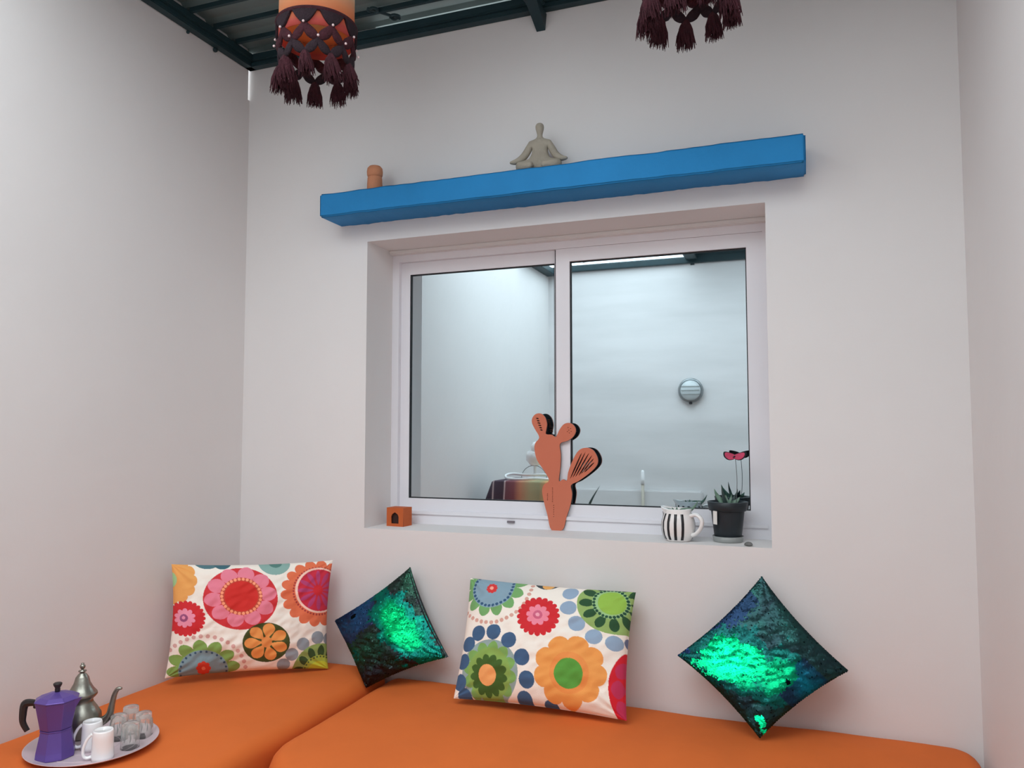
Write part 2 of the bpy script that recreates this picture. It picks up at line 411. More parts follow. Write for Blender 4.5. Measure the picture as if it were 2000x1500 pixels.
def print_left(P):
    P.scal(170, 270, 235, 12, .12, (240, 168, 92)); P.disc(120, 260, 95, (168, 208, 150))
    P.disc(500, -20, 175, (82, 122, 130)); P.disc(640, 60, 100, (62, 106, 118))
    P.disc(1150, 90, 160, (140, 176, 168), .8); P.disc(1160, 90, 70, (84, 130, 122), .8)
    P.disc(812, 447, 356, (214, 52, 58), .845)
    P.petals(812, 430, 120, 350, 10, 1.0, (238, 132, 152), .12, .845, 1.15)
    P.disc(816, 425, 202, (196, 74, 56), .9); P.dots(816, 425, 186, 30, 15, (255, 160, 120), 0, .9); P.disc(816, 425, 160, (214, 46, 40), .92)
    P.scal(1590, 400, 395, 18, .16, (232, 116, 78), .05, .83)
    P.dots(1600, 380, 272, 52, 10, (176, 60, 60), 0, .85)
    P.disc(1600, 372, 254, (255, 208, 190), .88); P.disc(1605, 372, 234, (206, 44, 66), .88)
    P.petals(1590, 372, 40, 220, 12, .6, (186, 66, 116), 0, .88); P.disc(1585, 372, 52, (218, 42, 52))
    P.scal(295, 640, 188, 24, .13, (214, 44, 50), 0, .93); P.scal(290, 635, 100, 10, .3, (244, 152, 176), .3, .95)
    P.disc(280, 635, 38, (160, 84, 128)); P.disc(278, 632, 16, (240, 150, 180))
    P.dots(470, 1170, 400, 38, 20, (222, 172, 164), 0, .9, PI)
    P.petals(465, 1130, 120, 350, 12, 1.0, (132, 166, 84), .13, .82, 1.1)
    P.disc(465, 1150, 236, (128, 152, 160), .88); P.dots(465, 1150, 218, 26, 11, (52, 80, 104), 0, .88); P.scal(465, 1120, 70, 8, .2, (214, 62, 40)); P.disc(465, 1122, 18, (240, 130, 100))
    P.disc(1060, 872, 232, (70, 78, 34), .82); P.petals(1060, 868, 10, 216, 7, .92, (240, 156, 82), -.15+PI/2, .84, 1.35); P.disc(1062, 868, 52, (232, 142, 74))
    for x, y in ((1583, 833), (1430, 892), (1318, 990), (1240, 1090), (1715, 850)): P.disc(x, y, 67, (150, 158, 166), .92)
    P.disc(1620, 1180, 290, (150, 176, 98)); P.petals(1620, 1180, 120, 275, 13, .72, (60, 84, 44), .1, 1, 1.1)
    P.disc(1620, 1160, 176, (178, 196, 76), .9); P.dots(1620, 1160, 160, 28, 9, (76, 100, 60), 0, .9); P.disc(1620, 1170, 130, (206, 212, 62), .85)

def print_right(P):
    P.dots(510, 230, 370, 44, 19, (222, 168, 152), 0, 1)
    P.petals(500, 215, 90, 330, 13, 1.0, (120, 172, 106), .1, 1, 1.2)
    P.disc(500, 245, 212, (138, 166, 182)); P.dots(500, 240, 195, 30, 15, (52, 88, 122)); P.scal(490, 250, 54, 9, .2, (218, 56, 56)); P.disc(487, 248, 18, (250, 170, 150))
    P.disc(1010, 140, 130, (62, 72, 76)); P.disc(1020, 215, 55, (240, 176, 100))
    P.scal(960, 555, 200, 20, .15, (214, 40, 48), 0, .96); P.scal(957, 545, 108, 9, .3, (244, 140, 160), .2, .95); P.disc(957, 543, 42, (212, 100, 130)); P.disc(957, 543, 18, (248, 170, 186))
    for x, y in ((1235, 312), (1228, 470), (1306, 622), (1452, 735), (1622, 782)): P.disc(x, y, 74, (150, 172, 196), .95)
    P.disc(1620, 420, 318, (150, 180, 104), .88); P.petals(1610, 400, 140, 292, 12, .72, (42, 82, 50), .05, .95, 1.1)
    P.disc(1590, 400, 160, (160, 200, 140)); P.dots(1590, 400, 145, 28, 14, (36, 80, 60)); P.disc(1600, 400, 120, (152, 194, 78))
    P.disc(485, 1030, 284, (150, 170, 168), .96); P.petals(485, 1040, 90, 272, 12, 1.1, (128, 172, 92), .3); P.disc(485, 1045, 215, (138, 172, 84))
    P.petals(480, 1065, 40, 188, 13, 1.05, (66, 98, 36), .25, .95, 1.5); P.disc(480, 1065, 118, (66, 98, 36)); P.disc(467, 1063, 88, (246, 168, 100))
    for x, y in ((378, 690), (538, 690), (690, 772), (812, 926), (848, 1113), (805, 1270), (268, 780), (210, 930), (170, 1105), (210, 1225), (1040, 1340)): P.disc(x, y, 73, (66, 96, 132), .98)
    P.scal(1240, 1040, 325, 9, .17, (242, 162, 84), .55, .95); P.disc(1235, 1055, 175, (240, 150, 78)); P.disc(1230, 1062, 128, (92, 160, 62))
    P.disc(2030, 1180, 462, (214, 30, 46)); P.petals(2030, 1180, 330, 440, 14, .9, (196, 50, 90))
    P.disc(1760, 760, 62, (110, 120, 150))

def pillow(name, cor, T, nu, nv, bow, m, label, cat, pr=None, crop=None, base=(0, 0, 0), group=None, seed=0, wr=.004, ears=.0):
    """cor = TL,TR,BR,BL in metres; one soft closed body, origin at its lower middle"""
    cor = [np.array(c, float) for c in cor]
    TL, TR, BR, BL = cor
    org = (BR+BL)/2 if abs(BR[2]-BL[2]) < .06 else min(cor, key=lambda c: c[2])
    U = np.linspace(0, 1, nu+1); Vv = np.linspace(0, 1, nv+1)
    uu, vv = np.meshgrid(U, Vv); uu = uu.ravel(); vv = vv.ravel()
    nrm = np.cross(TR-TL, BL-TL); nrm = nrm/np.linalg.norm(nrm)
    if nrm[1] > 0: nrm = -nrm                      # front looks to -Y
    a = 2*uu-1; b = 2*vv-1
    ub = .5+.5*a*(1-bow*(1-b*b)); vb = .5+.5*b*(1-bow*(1-a*a))
    Pm = ((1-ub)*(1-vb))[:, None]*TL+(ub*(1-vb))[:, None]*TR+(ub*vb)[:, None]*BR+((1-ub)*vb)[:, None]*BL
    prof = (np.clip((1-a**2), 0, 1)*np.clip((1-b**2), 0, 1))**.42
    wrk = np.array([noise.noise(Vector((x*3+seed, y*3, 1)))*.6+noise.noise(Vector((x*9+y*4+seed, y*7, 5)))*.4 for x, y in zip(a, b)]) if wr else 0
    edge = np.clip(1-np.maximum(abs(a), abs(b))**6, 0, 1)
    # creases that fan in from the corners
    ang = np.arctan2(1-abs(b)+1e-6, 1-abs(a)+1e-6); dc = np.hypot(1-abs(a), 1-abs(b))
    crease = np.sin(ang*14+seed)*np.exp(-dc*3.2)*.5
    d = (T*.62*prof + wr*(wrk+crease)*edge*3.2)
    Fr = Pm+nrm*d[:, None]; Bk = Pm-nrm*(T*.38*prof)[:, None]
    n1 = (nu+1)*(nv+1); V = np.vstack([Fr, Bk])-org
    i = np.arange(nu*nv); r = i//nu; c = i % nu; A = r*(nu+1)+c
    q1 = np.stack([A, A+(nu+1), A+nu+2, A+1], 1); q2 = np.stack([A, A+1, A+nu+2, A+(nu+1)], 1)+n1
    quads = np.vstack([q1, q2])
    rim = [k for k in range(nu+1)]+[(nu)+(nu+1)*k for k in range(1, nv+1)]+[(nu+1)*nv+k for k in range(nu-1, -1, -1)]+[(nu+1)*k for k in range(nv-1, 0, -1)]
    side = [(rim[k], rim[(k+1) % len(rim)], rim[(k+1) % len(rim)]+n1, rim[k]+n1) for k in range(len(rim))]
    quads = np.vstack([quads, np.array(side)])
    me = bpy.data.meshes.new(name); me.vertices.add(len(V)); me.vertices.foreach_set('co', V.ravel())
    me.loops.add(len(quads)*4); me.loops.foreach_set('vertex_index', quads.ravel().astype(np.int32))
    me.polygons.add(len(quads)); me.polygons.foreach_set('loop_start', np.arange(0, len(quads)*4, 4, dtype=np.int32))
    me.update(calc_edges=True)
    me.validate()
    if pr:
        ctl, ctr, cbr, cbl = [np.array(k, float) for k in crop]
        Q = ((1-ub)*(1-vb))[:, None]*ctl+(ub*(1-vb))[:, None]*ctr+(ub*vb)[:, None]*cbr+((1-ub)*vb)[:, None]*cbl
        P = Print(Q[:, 0], Q[:, 1], base); pr(P)
        cols = np.ones((2*n1, 4)); cols[:n1, :3] = P.col; cols[n1:, :3] = P.col
        at = me.color_attributes.new('print', 'FLOAT_COLOR', 'POINT'); at.data.foreach_set('color', cols.ravel())
    o = link(name, me, m, None, True, tuple(org))
    tag(o, label, cat, group)
    return o, Fr-org, nrm, (uu, vv)

cloth = vmat('printed_cotton', .85, 0, .15, 500)
BT = .458
c1 = [on(0, .055, 335, 1102), on(1, -.045, 650, 1094), on(1, -.115, 641, 1306), on(0, .09, 322, 1325)]
pillow('flower_cushion', c1, .13, 420, 300, .05, cloth, 'white oblong cushion with big red flowers propped in the left corner', 'cushion',
       print_left, [(165, 100), (1760, 70), (1715, 1140), (105, 1225)], (250, 240, 228), 'flower print cushions', 2)
c3 = [on(1, -.05, 919, 1129), on(1, -.05, 1242, 1157), on(1, -.21, 1224, 1408), on(1, -.235, 886, 1364)]
pillow('flower_cushion', c3, .13, 420, 320, .045, cloth, 'white oblong cushion with yellow flower and blue dots below the middle of the window', 'cushion',
       print_right, [(232, 100), (1788, 255), (1705, 1425), (82, 1225)], (250, 240, 228), 'flower print cushions', 9)

# ------------------------------------------------------------------ sequin cushions
seqm = vmat('sequin_film', .32, 1.0)
M['seqbase'] = mat('sequin_backing', (14, 26, 34), .6, var=.3, vscale=60)
def smooth(x, a, b): t = min(max((x-a)/(b-a), 0), 1); return t*t*(3-2*t)
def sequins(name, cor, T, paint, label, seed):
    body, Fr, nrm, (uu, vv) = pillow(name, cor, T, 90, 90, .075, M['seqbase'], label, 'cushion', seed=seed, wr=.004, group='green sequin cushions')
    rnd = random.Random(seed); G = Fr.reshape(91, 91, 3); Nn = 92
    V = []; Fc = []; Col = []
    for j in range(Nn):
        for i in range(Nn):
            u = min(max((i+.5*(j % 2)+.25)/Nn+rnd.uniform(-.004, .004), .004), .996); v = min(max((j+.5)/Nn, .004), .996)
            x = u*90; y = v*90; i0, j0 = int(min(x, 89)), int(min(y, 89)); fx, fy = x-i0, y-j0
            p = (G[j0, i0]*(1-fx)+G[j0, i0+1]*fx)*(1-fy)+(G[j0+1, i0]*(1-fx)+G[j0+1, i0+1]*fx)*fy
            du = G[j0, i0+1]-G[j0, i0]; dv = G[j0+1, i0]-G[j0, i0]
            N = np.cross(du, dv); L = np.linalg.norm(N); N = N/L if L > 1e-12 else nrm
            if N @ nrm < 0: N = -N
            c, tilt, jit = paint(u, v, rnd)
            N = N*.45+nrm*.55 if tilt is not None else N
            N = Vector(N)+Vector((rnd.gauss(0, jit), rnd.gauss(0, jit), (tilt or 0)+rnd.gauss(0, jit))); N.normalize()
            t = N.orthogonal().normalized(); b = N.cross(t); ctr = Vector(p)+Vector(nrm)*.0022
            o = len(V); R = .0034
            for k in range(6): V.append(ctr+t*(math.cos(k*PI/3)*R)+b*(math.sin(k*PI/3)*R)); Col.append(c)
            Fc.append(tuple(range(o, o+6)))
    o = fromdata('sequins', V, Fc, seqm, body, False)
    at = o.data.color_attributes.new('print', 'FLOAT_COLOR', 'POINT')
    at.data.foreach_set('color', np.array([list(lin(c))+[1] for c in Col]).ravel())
    tag(o, 'overlapping green and dark sequins, bright sky highlight painted into their colour', kind='stuff')
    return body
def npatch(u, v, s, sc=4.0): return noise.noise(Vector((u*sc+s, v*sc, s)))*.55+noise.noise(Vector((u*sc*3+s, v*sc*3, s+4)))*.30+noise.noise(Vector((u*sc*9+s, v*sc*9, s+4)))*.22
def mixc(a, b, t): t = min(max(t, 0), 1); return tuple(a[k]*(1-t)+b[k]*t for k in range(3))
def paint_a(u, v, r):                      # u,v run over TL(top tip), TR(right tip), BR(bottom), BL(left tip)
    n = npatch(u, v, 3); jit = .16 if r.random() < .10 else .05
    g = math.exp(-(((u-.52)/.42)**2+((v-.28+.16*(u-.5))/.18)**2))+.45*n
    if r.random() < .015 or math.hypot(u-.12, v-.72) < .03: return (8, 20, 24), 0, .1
    if g > .50+r.uniform(-.06, .06): return mixc((10, 150, 96), (16, 226, 132), (g-.5)*2.2), .30+.2*min(g, 1), jit  # brightest greens: sky highlight painted into the sequin colour
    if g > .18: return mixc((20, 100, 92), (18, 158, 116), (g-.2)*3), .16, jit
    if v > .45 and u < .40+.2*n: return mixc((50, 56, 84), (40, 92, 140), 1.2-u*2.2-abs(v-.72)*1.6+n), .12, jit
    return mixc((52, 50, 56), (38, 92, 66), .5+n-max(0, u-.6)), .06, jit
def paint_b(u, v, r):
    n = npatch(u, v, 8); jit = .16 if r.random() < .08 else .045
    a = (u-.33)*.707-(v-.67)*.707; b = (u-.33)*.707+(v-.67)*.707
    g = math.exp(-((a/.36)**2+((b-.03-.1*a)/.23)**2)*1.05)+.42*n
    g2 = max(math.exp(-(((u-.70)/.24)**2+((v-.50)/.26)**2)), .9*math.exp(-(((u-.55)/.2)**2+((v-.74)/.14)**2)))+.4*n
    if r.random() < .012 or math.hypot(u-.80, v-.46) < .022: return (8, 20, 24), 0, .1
    if math.hypot((u-.94)*.8, v-.93)+.25*n < .055: return (12, 220, 140), .45, .12  # small glint near the bottom tip, painted as bright green
    if g > .44+r.uniform(-.07, .07): return mixc((12, 186, 118), (18, 250, 160), (g-.4)*2), .46, jit  # streak of sky reflection put into the colour as lighter green
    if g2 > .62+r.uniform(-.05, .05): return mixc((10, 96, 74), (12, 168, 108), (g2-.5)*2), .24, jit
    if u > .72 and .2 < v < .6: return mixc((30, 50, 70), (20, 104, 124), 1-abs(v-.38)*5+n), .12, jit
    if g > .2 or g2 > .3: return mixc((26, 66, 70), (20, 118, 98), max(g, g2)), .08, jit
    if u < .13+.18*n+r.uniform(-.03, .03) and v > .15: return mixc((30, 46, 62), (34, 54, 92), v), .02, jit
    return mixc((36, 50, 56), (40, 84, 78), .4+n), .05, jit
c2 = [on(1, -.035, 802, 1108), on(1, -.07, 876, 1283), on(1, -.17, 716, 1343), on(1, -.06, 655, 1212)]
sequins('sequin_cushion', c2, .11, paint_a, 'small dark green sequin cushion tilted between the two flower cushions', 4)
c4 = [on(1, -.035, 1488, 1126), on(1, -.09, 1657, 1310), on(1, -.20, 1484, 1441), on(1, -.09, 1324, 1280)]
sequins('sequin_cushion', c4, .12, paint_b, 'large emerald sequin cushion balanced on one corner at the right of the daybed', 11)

# ------------------------------------------------------------------ pendant lamps
def grad_mat():
    m = mat('tie_dye_shade', (240, 160, 100), .9); n = m.node_tree; b = n.nodes['Principled BSDF']
    t = n.nodes.new('ShaderNodeTexCoord'); s = n.nodes.new('ShaderNodeSeparateXYZ'); r = n.nodes.new('ShaderNodeValToRGB')
    z = n.nodes.new('ShaderNodeTexNoise'); z.inputs['Scale'].default_value = 9; a = n.nodes.new('ShaderNodeMath'); a.operation = 'MULTIPLY_ADD'; a.inputs[1].default_value = .05
    mr = n.nodes.new('ShaderNodeMapRange'); mr.inputs[1].default_value = .10; mr.inputs[2].default_value = .44
    n.links.new(t.outputs['Object'], s.inputs[0]); n.links.new(t.outputs['Object'], z.inputs[0]); n.links.new(z.outputs[0], a.inputs[0]); n.links.new(s.outputs['Z'], a.inputs[2])
    n.links.new(a.outputs[0], mr.inputs[0]); n.links.new(mr.outputs[0], r.inputs[0]); n.links.new(r.outputs[0], b.inputs['Base Color'])
    e = r.color_ramp.elements; e[0].position = 0; e[0].color = lin((196, 74, 60))+(1,); e[1].position = 1; e[1].color = lin((246, 226, 190))+(1,)
    for p, c in ((.14, (226, 104, 72)), (.26, (222, 110, 104)), (.34, (244, 156, 108)), (.46, (250, 190, 140)), (.56, (246, 216, 180)), (.62, (250, 236, 214)), (.85, (240, 170, 120))):
        q = e.new(p); q.color = lin(c)+(1,)
    b.inputs['Transmission Weight'].default_value = 0
    # thin fabric lets daylight through
    tr = n.nodes.new('ShaderNodeBsdfTranslucent'); mx = n.nodes.new('ShaderNodeMixShader'); mx.inputs[0].default_value = .55
    n.links.new(r.outputs[0], tr.inputs[0]); n.links.new(b.outputs[0], mx.inputs[1]); n.links.new(tr.outputs[0], mx.inputs[2]); n.links.new(mx.outputs[0], n.nodes['Material Output'].inputs[0])
    return m
M['shade'] = grad_mat()
def lamp(x, y, zb, label, rz):
    root = thing('pendant_lamp', label, 'lamp', (x, y, zb), rz, 'fringed pendant lamps under the roof')
    R = .104; NS = 9; st = 2*PI/NS; RR = R+.004
    v = []; f = []; n = 72; zs = [.152+.288*k/16 for k in range(17)]
    for side, rr in ((0, R), (1, R-.002)):
        for z in zs:
            for k in range(n): a = 2*PI*k/n; v.append((rr*math.cos(a), rr*math.sin(a), z))
    K = len(zs)
    for s in range(2):
        for i in range(K-1):
            for k in range(n):
                j = (k+1) % n; o = s*K*n; q = (o+i*n+k, o+i*n+j, o+(i+1)*n+j, o+(i+1)*n+k); f.append(q if s == 0 else q[::-1])
    for i in (0, K-1):
        for k in range(n): j = (k+1) % n; f.append((i*n+k, K*n+i*n+k, K*n+i*n+j, i*n+j))
    fromdata('lamp_shade', v, f, M['shade'], root, True)
    tube('shade_ring', [(RR*math.cos(2*PI*k/48), RR*math.sin(2*PI*k/48), .196) for k in range(48)], .006, M['maroon'], root, n=8, closed=True)
    tube('cord', [(0, 0, .43), (0, 0, H+.055-zb)], .003, M['black'], root, n=6)
    for k in range(3):
        a = 2*PI*k/3; tube('spider_arm', [(0, 0, .43), ((R-.001)*math.cos(a), (R-.001)*math.sin(a), .43)], .0015, M['wire'], root, n=6)
    def onc(a, z, r=None):
        r = (RR-.010*min(1, max(0, (.16-z)/.08))) if r is None else r; return Vector((r*math.cos(a), r*math.sin(a), z))
    # tier 1: filled half-moon; tiers 2 and 3: drooping crocheted bands
    def moon():
        V = []; Fc = []; nx, nz = 14, 6
        for s, rr in ((0, RR+.004), (1, RR-.004)):
            for i in range(nx+1):
                for j in range(nz+1):
                    t = i/nx*2-1; a = t*st*.47; zt = .196; zl = .196-.040*(1-abs(t)**1.8)-.002; V.append(onc(a, zt+(zl-zt)*j/nz, rr))
        K = (nx+1)*(nz+1)
        for i in range(nx):
            for j in range(nz):
                q = (i*(nz+1)+j, i*(nz+1)+j+1, (i+1)*(nz+1)+j+1, (i+1)*(nz+1)+j); Fc += [q, tuple(k+K for k in q[::-1])]
        for i in range(nx): a0 = i*(nz+1)+nz; b0 = a0+nz+1; Fc.append((a0, a0+K, b0+K, b0))
        for i in range(nx): a0 = i*(nz+1); b0 = a0+nz+1; Fc.append((a0, b0, b0+K, a0+K))
        return V, Fc
    def band(za, zb_, wd):
        parts = []
        for s in (-1, 1):                               # from the beads either side down to this band's low point
            pts = [onc(s*st/2*(1-t), za+(zb_-za)*t**.8-.006*math.sin(t*PI)) for t in [k/10 for k in range(11)]]
            parts.append(tubev(pts, [.006, wd, wd*1.15, wd, .006], 8, flat=.45))
        return joinvf(parts)
    a1 = fromdata('crochet_scallop', *moon(), M['maroon2'], root, True)
    a2 = fromdata('crochet_band', *band(.156, .118, .013), M['maroon'], root, True)
    a3 = fromdata('crochet_band', *band(.118, .082, .012), M['maroon2'], root, True)
    bm = bmesh.new(); bmesh.ops.create_uvsphere(bm, u_segments=10, v_segments=8, radius=.0036)
    be = frombm('bead', bm, M['bead'], root, True, onc(0, .155, RR+.006))
    # tassel
    rnd = random.Random(5); parts = []
    prof = [(.001, 0), (.006, -.002), (.010, -.008), (.0145, -.016), (.0165, -.026), (.018, -.038), (.016, -.052), (.006, -.060)]
    V = []; Fc = []; n = 12
    for r, z in prof:
        for k in range(n): a = 2*PI*k/n; q = 1+.15*math.sin(5*a+z*90); V.append((r*q*math.cos(a), r*q*math.sin(a), z))
    for i in range(len(prof)-1):
        for k in range(n): j = (k+1) % n; Fc.append((i*n+k, i*n+j, (i+1)*n+j, (i+1)*n+k))
    parts.append((V, Fc))
    for k in range(110):
        a = rnd.uniform(0, 2*PI); q = rnd.uniform(.5, 1.25); L = rnd.uniform(.058, .080); r0 = .0135
        pts = [(r0*math.cos(a), r0*math.sin(a), -.018), (.0175*q*math.cos(a), .0175*q*math.sin(a), -.042), (.0175*q*1.15*math.cos(a+.2)+rnd.gauss(0, .0025), .0175*q*1.15*math.sin(a+.2)+rnd.gauss(0, .0025), -L)]
        parts.append(tubev(pts, [.0016, .0017, .0007], 4))
    ta = fromdata('tassel', *joinvf(parts), M['maroon'], root, False, onc(0, .085))
    # loops only copy: scallops every step, bands offset by half a step
    for k in range(NS):
        for src, off in ((a1, 0), (a2, .5), (a3, 0), (be, 0)):
            o = src if k == 0 else src.copy()
            if k: C.objects.link(o); o.parent = root
            if src is be: o.location = onc((k+off)*st, .155, RR+.006)
            else: o.rotation_euler = (0, 0, (k+off)*st)
        o = be.copy(); C.objects.link(o); o.location = onc((k+.5)*st, .117, RR+.008)
        o = ta if k == 0 else ta.copy()
        if k: C.objects.link(o)
        o.location = onc(k*st, .083); o.rotation_euler = (rnd.uniform(-.12, .12), rnd.uniform(-.12, .12), rnd.uniform(0, 6)); s = rnd.uniform(.9, 1.12); o.scale = (s, s, s)
        if k % 2: o.data = ta.data
    return root
lamp(.727, -.6, 2.198, 'orange tie-dyed pendant lamp with maroon tassels hanging at the left near the roof corner', .12)
lamp(1.757, -.6, 2.190, 'pendant lamp of which only maroon tassels show at the top right', .35)

# ------------------------------------------------------------------ on the shelf
vx = on(1, -.07, 732, 360)
v = thing('clay_vessel', 'small terracotta vessel with rounded top at the left end of the blue shelf', 'pot', (vx.x, -.07, 2.086))
lathe('body', [(.024, 0), (.027, .003), (.0265, .03), (.0255, .052), (.024, .058)], M['terra2'], v, 40)
lathe('cap', [(.0238, .056), (.027, .064), (.0278, .076), (.026, .088), (.020, .095), (.010, .0975), (0, .098)], M['terra2'], v, 40)
def skin(name, pts, edges, rad, m, parent, lv=2):
    me = bpy.data.meshes.new(name); me.from_pydata(pts, edges, []); me.update()
    o = bpy.data.objects.new(name, me); C.objects.link(o)
    sk = o.modifiers.new('s', 'SKIN'); sk.use_smooth_shade = True
    for i, r in enumerate(rad): me.skin_vertices[0].data[i].radius = r if isinstance(r, tuple) else (r, r)
    me.skin_vertices[0].data[0].use_root = True
    sb = o.modifiers.new('d', 'SUBSURF'); sb.levels = lv
    m2 = bpy.data.meshes.new_from_object(o.evaluated_get(bpy.context.evaluated_depsgraph_get()))
    bpy.data.objects.remove(o)
    return link(name, m2, m, parent, True)
fx = on(1, -.075, 1054, 300).x
fig = thing('meditating_figurine', 'grey clay figurine sitting cross-legged in meditation on the blue shelf', 'figurine', (fx, -.072, 2.086), .1)
pts = [(0, 0, .020), (0, .002, .045), (0, .002, .075), (0, 0, .096), (0, 0, .112), (0, -.001, .124), (0, -.002, .136), (0, -.003, .150), (0, -.002, .163)]
ed = [(i, i+1) for i in range(8)]; rad = [(.044, .030), (.032, .022), (.027, .018), (.026, .015), (.0105, .010), (.0085, .008), (.0125, .013), (.0165, .0165), (.011, .011)]
for s in (-1, 1):
    b = len(pts)
    pts += [(s*.029, .0, .096), (s*.040, .0, .076), (s*.050, -.006, .056), (s*.064, -.014, .040), (s*.080, -.02, .034), (s*.095, -.024, .033)]
    rad += [.0125, .013, .013, .013, (.010, .008), (.005, .003)]
    ed += [(3, b), (b, b+1), (b+1, b+2), (b+2, b+3), (b+3, b+4), (b+4, b+5)]
    b = len(pts)
    pts += [(s*.045, -.010, .020), (s*.070, -.020, .018), (s*.050, -.036, .014), (s*.012, -.042, .014)]
    rad += [.022, .018, .015, .012]
    ed += [(0, b), (b, b+1), (b+1, b+2), (b+2, b+3)]
skin('body', pts, ed, rad, M['clay'], fig)

# ------------------------------------------------------------------ on the sill
SZ = WZ0
# small clay house
hp = on(2, SZ, 755, 1027); hq = on(2, SZ, 787, 1029)
hs = (hq-hp).length
hb = thing('clay_house', 'small orange clay cube with an arched opening at the left of the sill', 'candle holder', (hp.x+hs/2+.004, hp.y+hs/2-.005, SZ), math.atan2((hq-hp).y, (hq-hp).x))
S = hs/2; hh = .066
arch = [(-.016, .010), (.016, .010), (.016, .034), (.012, .043), (0, .050), (-.012, .043), (-.016, .034)]; SD = S*.62
me = plate([(-S, 0), (S, 0), (S, hh), (-S, hh)], [arch], .004); o = link('front', me, M['terra3'], hb); o.location = (0, -S+.002, 0)
bm = bmesh.new(); bxm(bm, -S, S, SD-.004, SD, 0, hh); bxm(bm, -S, -S+.004, -S+.004, SD-.004, 0, hh); bxm(bm, S-.004, S, -S+.004, SD-.004, 0, hh); bxm(bm, -S+.004, S-.004, -S+.004, SD-.004, 0, .004)
bxm(bm, -S+.004, S-.004, -S+.004, SD-.004, hh-.006, hh); frombm('body', bm, M['terra3'], hb)
box('shade_sheet', (-S+.006, S-.006, -S+.010, -S+.014, .004, hh-.006), M['dark'], hb)  # dark sheet behind the arch, interior shade given as colour

# cactus ornament: two cut-out plates, terracotta in front, black behind
YC = .176
def cpt(x, y): p = on(1, YC, 980+x/5.768, 790+y/5.768); return (p.x, p.z)
cb = on(1, YC, 1088, 1035)
outl = [(562, 1406), (520, 1250), (480, 1100), (458, 980), (475, 900), (535, 850), (480, 740), (400, 620), (372, 500), (380, 430), (425, 365), (375, 270), (343, 200), (348, 145), (385, 103), (440, 97), (488, 140), (510, 215), (502, 280), (498, 328), (560, 335), (612, 358), (655, 275), (705, 215), (765, 203), (815, 235), (835, 290), (808, 355), (745, 402), (657, 437), (665, 560), (660, 700), (645, 855), (690, 838), (735, 850), (750, 760), (790, 650), (840, 550), (890, 497), (960, 482), (1030, 510), (1078, 590), (1080, 660), (1040, 720), (960, 790), (860, 860), (780, 905), (793, 1000), (775, 1120), (730, 1260), (685, 1406)]
def cz(pts, n=4):
    q = [tuple(p) for p in crv(pts, n, True)]; return [cpt(*p) for p in q]
out = cz(outl)
holes = []
def slot(x, y, L, wd, ang):
    c, s = math.cos(ang), math.sin(ang); q = []
    for k in range(10):
        a = 2*PI*k/10; px, py = L/2*math.cos(a), wd/2*math.sin(a)*(1 if abs(math.cos(a)) < .9 else .4); q.append(cpt(x+px*c-py*s, y+px*s+py*c))
    holes.append(q)
for k in range(6): slot(404+k*9, 152+k*26, 40-3*abs(k-2.5), 15, .22)
backh = []; nb = len(holes)
for k in range(7): slot(458+k*5, 165+k*22, 42, 13, .1)
backh = holes[nb:]; del holes[nb:]; na = len(holes)
for k, (x0, y0, x1, y1) in enumerate(((905, 535, 772, 835), (945, 530, 800, 825), (985, 540, 830, 815), (1020, 565, 865, 800), (1040, 600, 895, 775), (1045, 645, 930, 760))):
    slot((x0+x1)/2, (y0+y1)/2, math.hypot(x1-x0, y1-y0), 17, math.atan2(y1-y0, x1-x0))
nf = len(holes)
for (x0, y0, x1, y1) in ((955, 545, 800, 825), (1000, 560, 850, 800), (1040, 600, 900, 775)): slot((x0+x1)/2, (y0+y1)/2, math.hypot(x1-x0, y1-y0)*.95, 36, math.atan2(y1-y0, x1-x0))
backh += holes[nf:]; del holes[nf:]; na = len(holes)
for x, y in ((750, 255), (778, 268), (758, 283), (785, 298), (765, 315), (742, 300)): slot(x, y, 11, 9, 0)
for k in range(9): slot(575, 935+k*19, 11, 9, 0)
for k in range(5): slot(518, 1000+k*17, 11, 9, 0)
for k in range(6): slot(588, 1130+k*25, 11, 9, 0)
cact = thing('cactus_ornament', 'terracotta cut-out cactus ornament standing before the window mullion', 'ornament', (cb.x, YC, SZ))
def shift(pl): return [(x-cb.x, z-cb.z) for x, z in pl]
zoff = 0
for nm, yo, th, mm in (('front_plate', 0, .006, 'terra'), ('back_plate', .0052, .0035, 'black')):
    hs_ = holes if nm == 'front_plate' else backh+[[(x+.004, z) for x, z in h] for h in holes[na:]]
    me = plate(shift(out), [shift(h) for h in hs_], th); o = link(nm, me, M[mm], cact); o.location = (0, yo, .0)
    if nm == 'back_plate': o['label'] = 'black back layer'

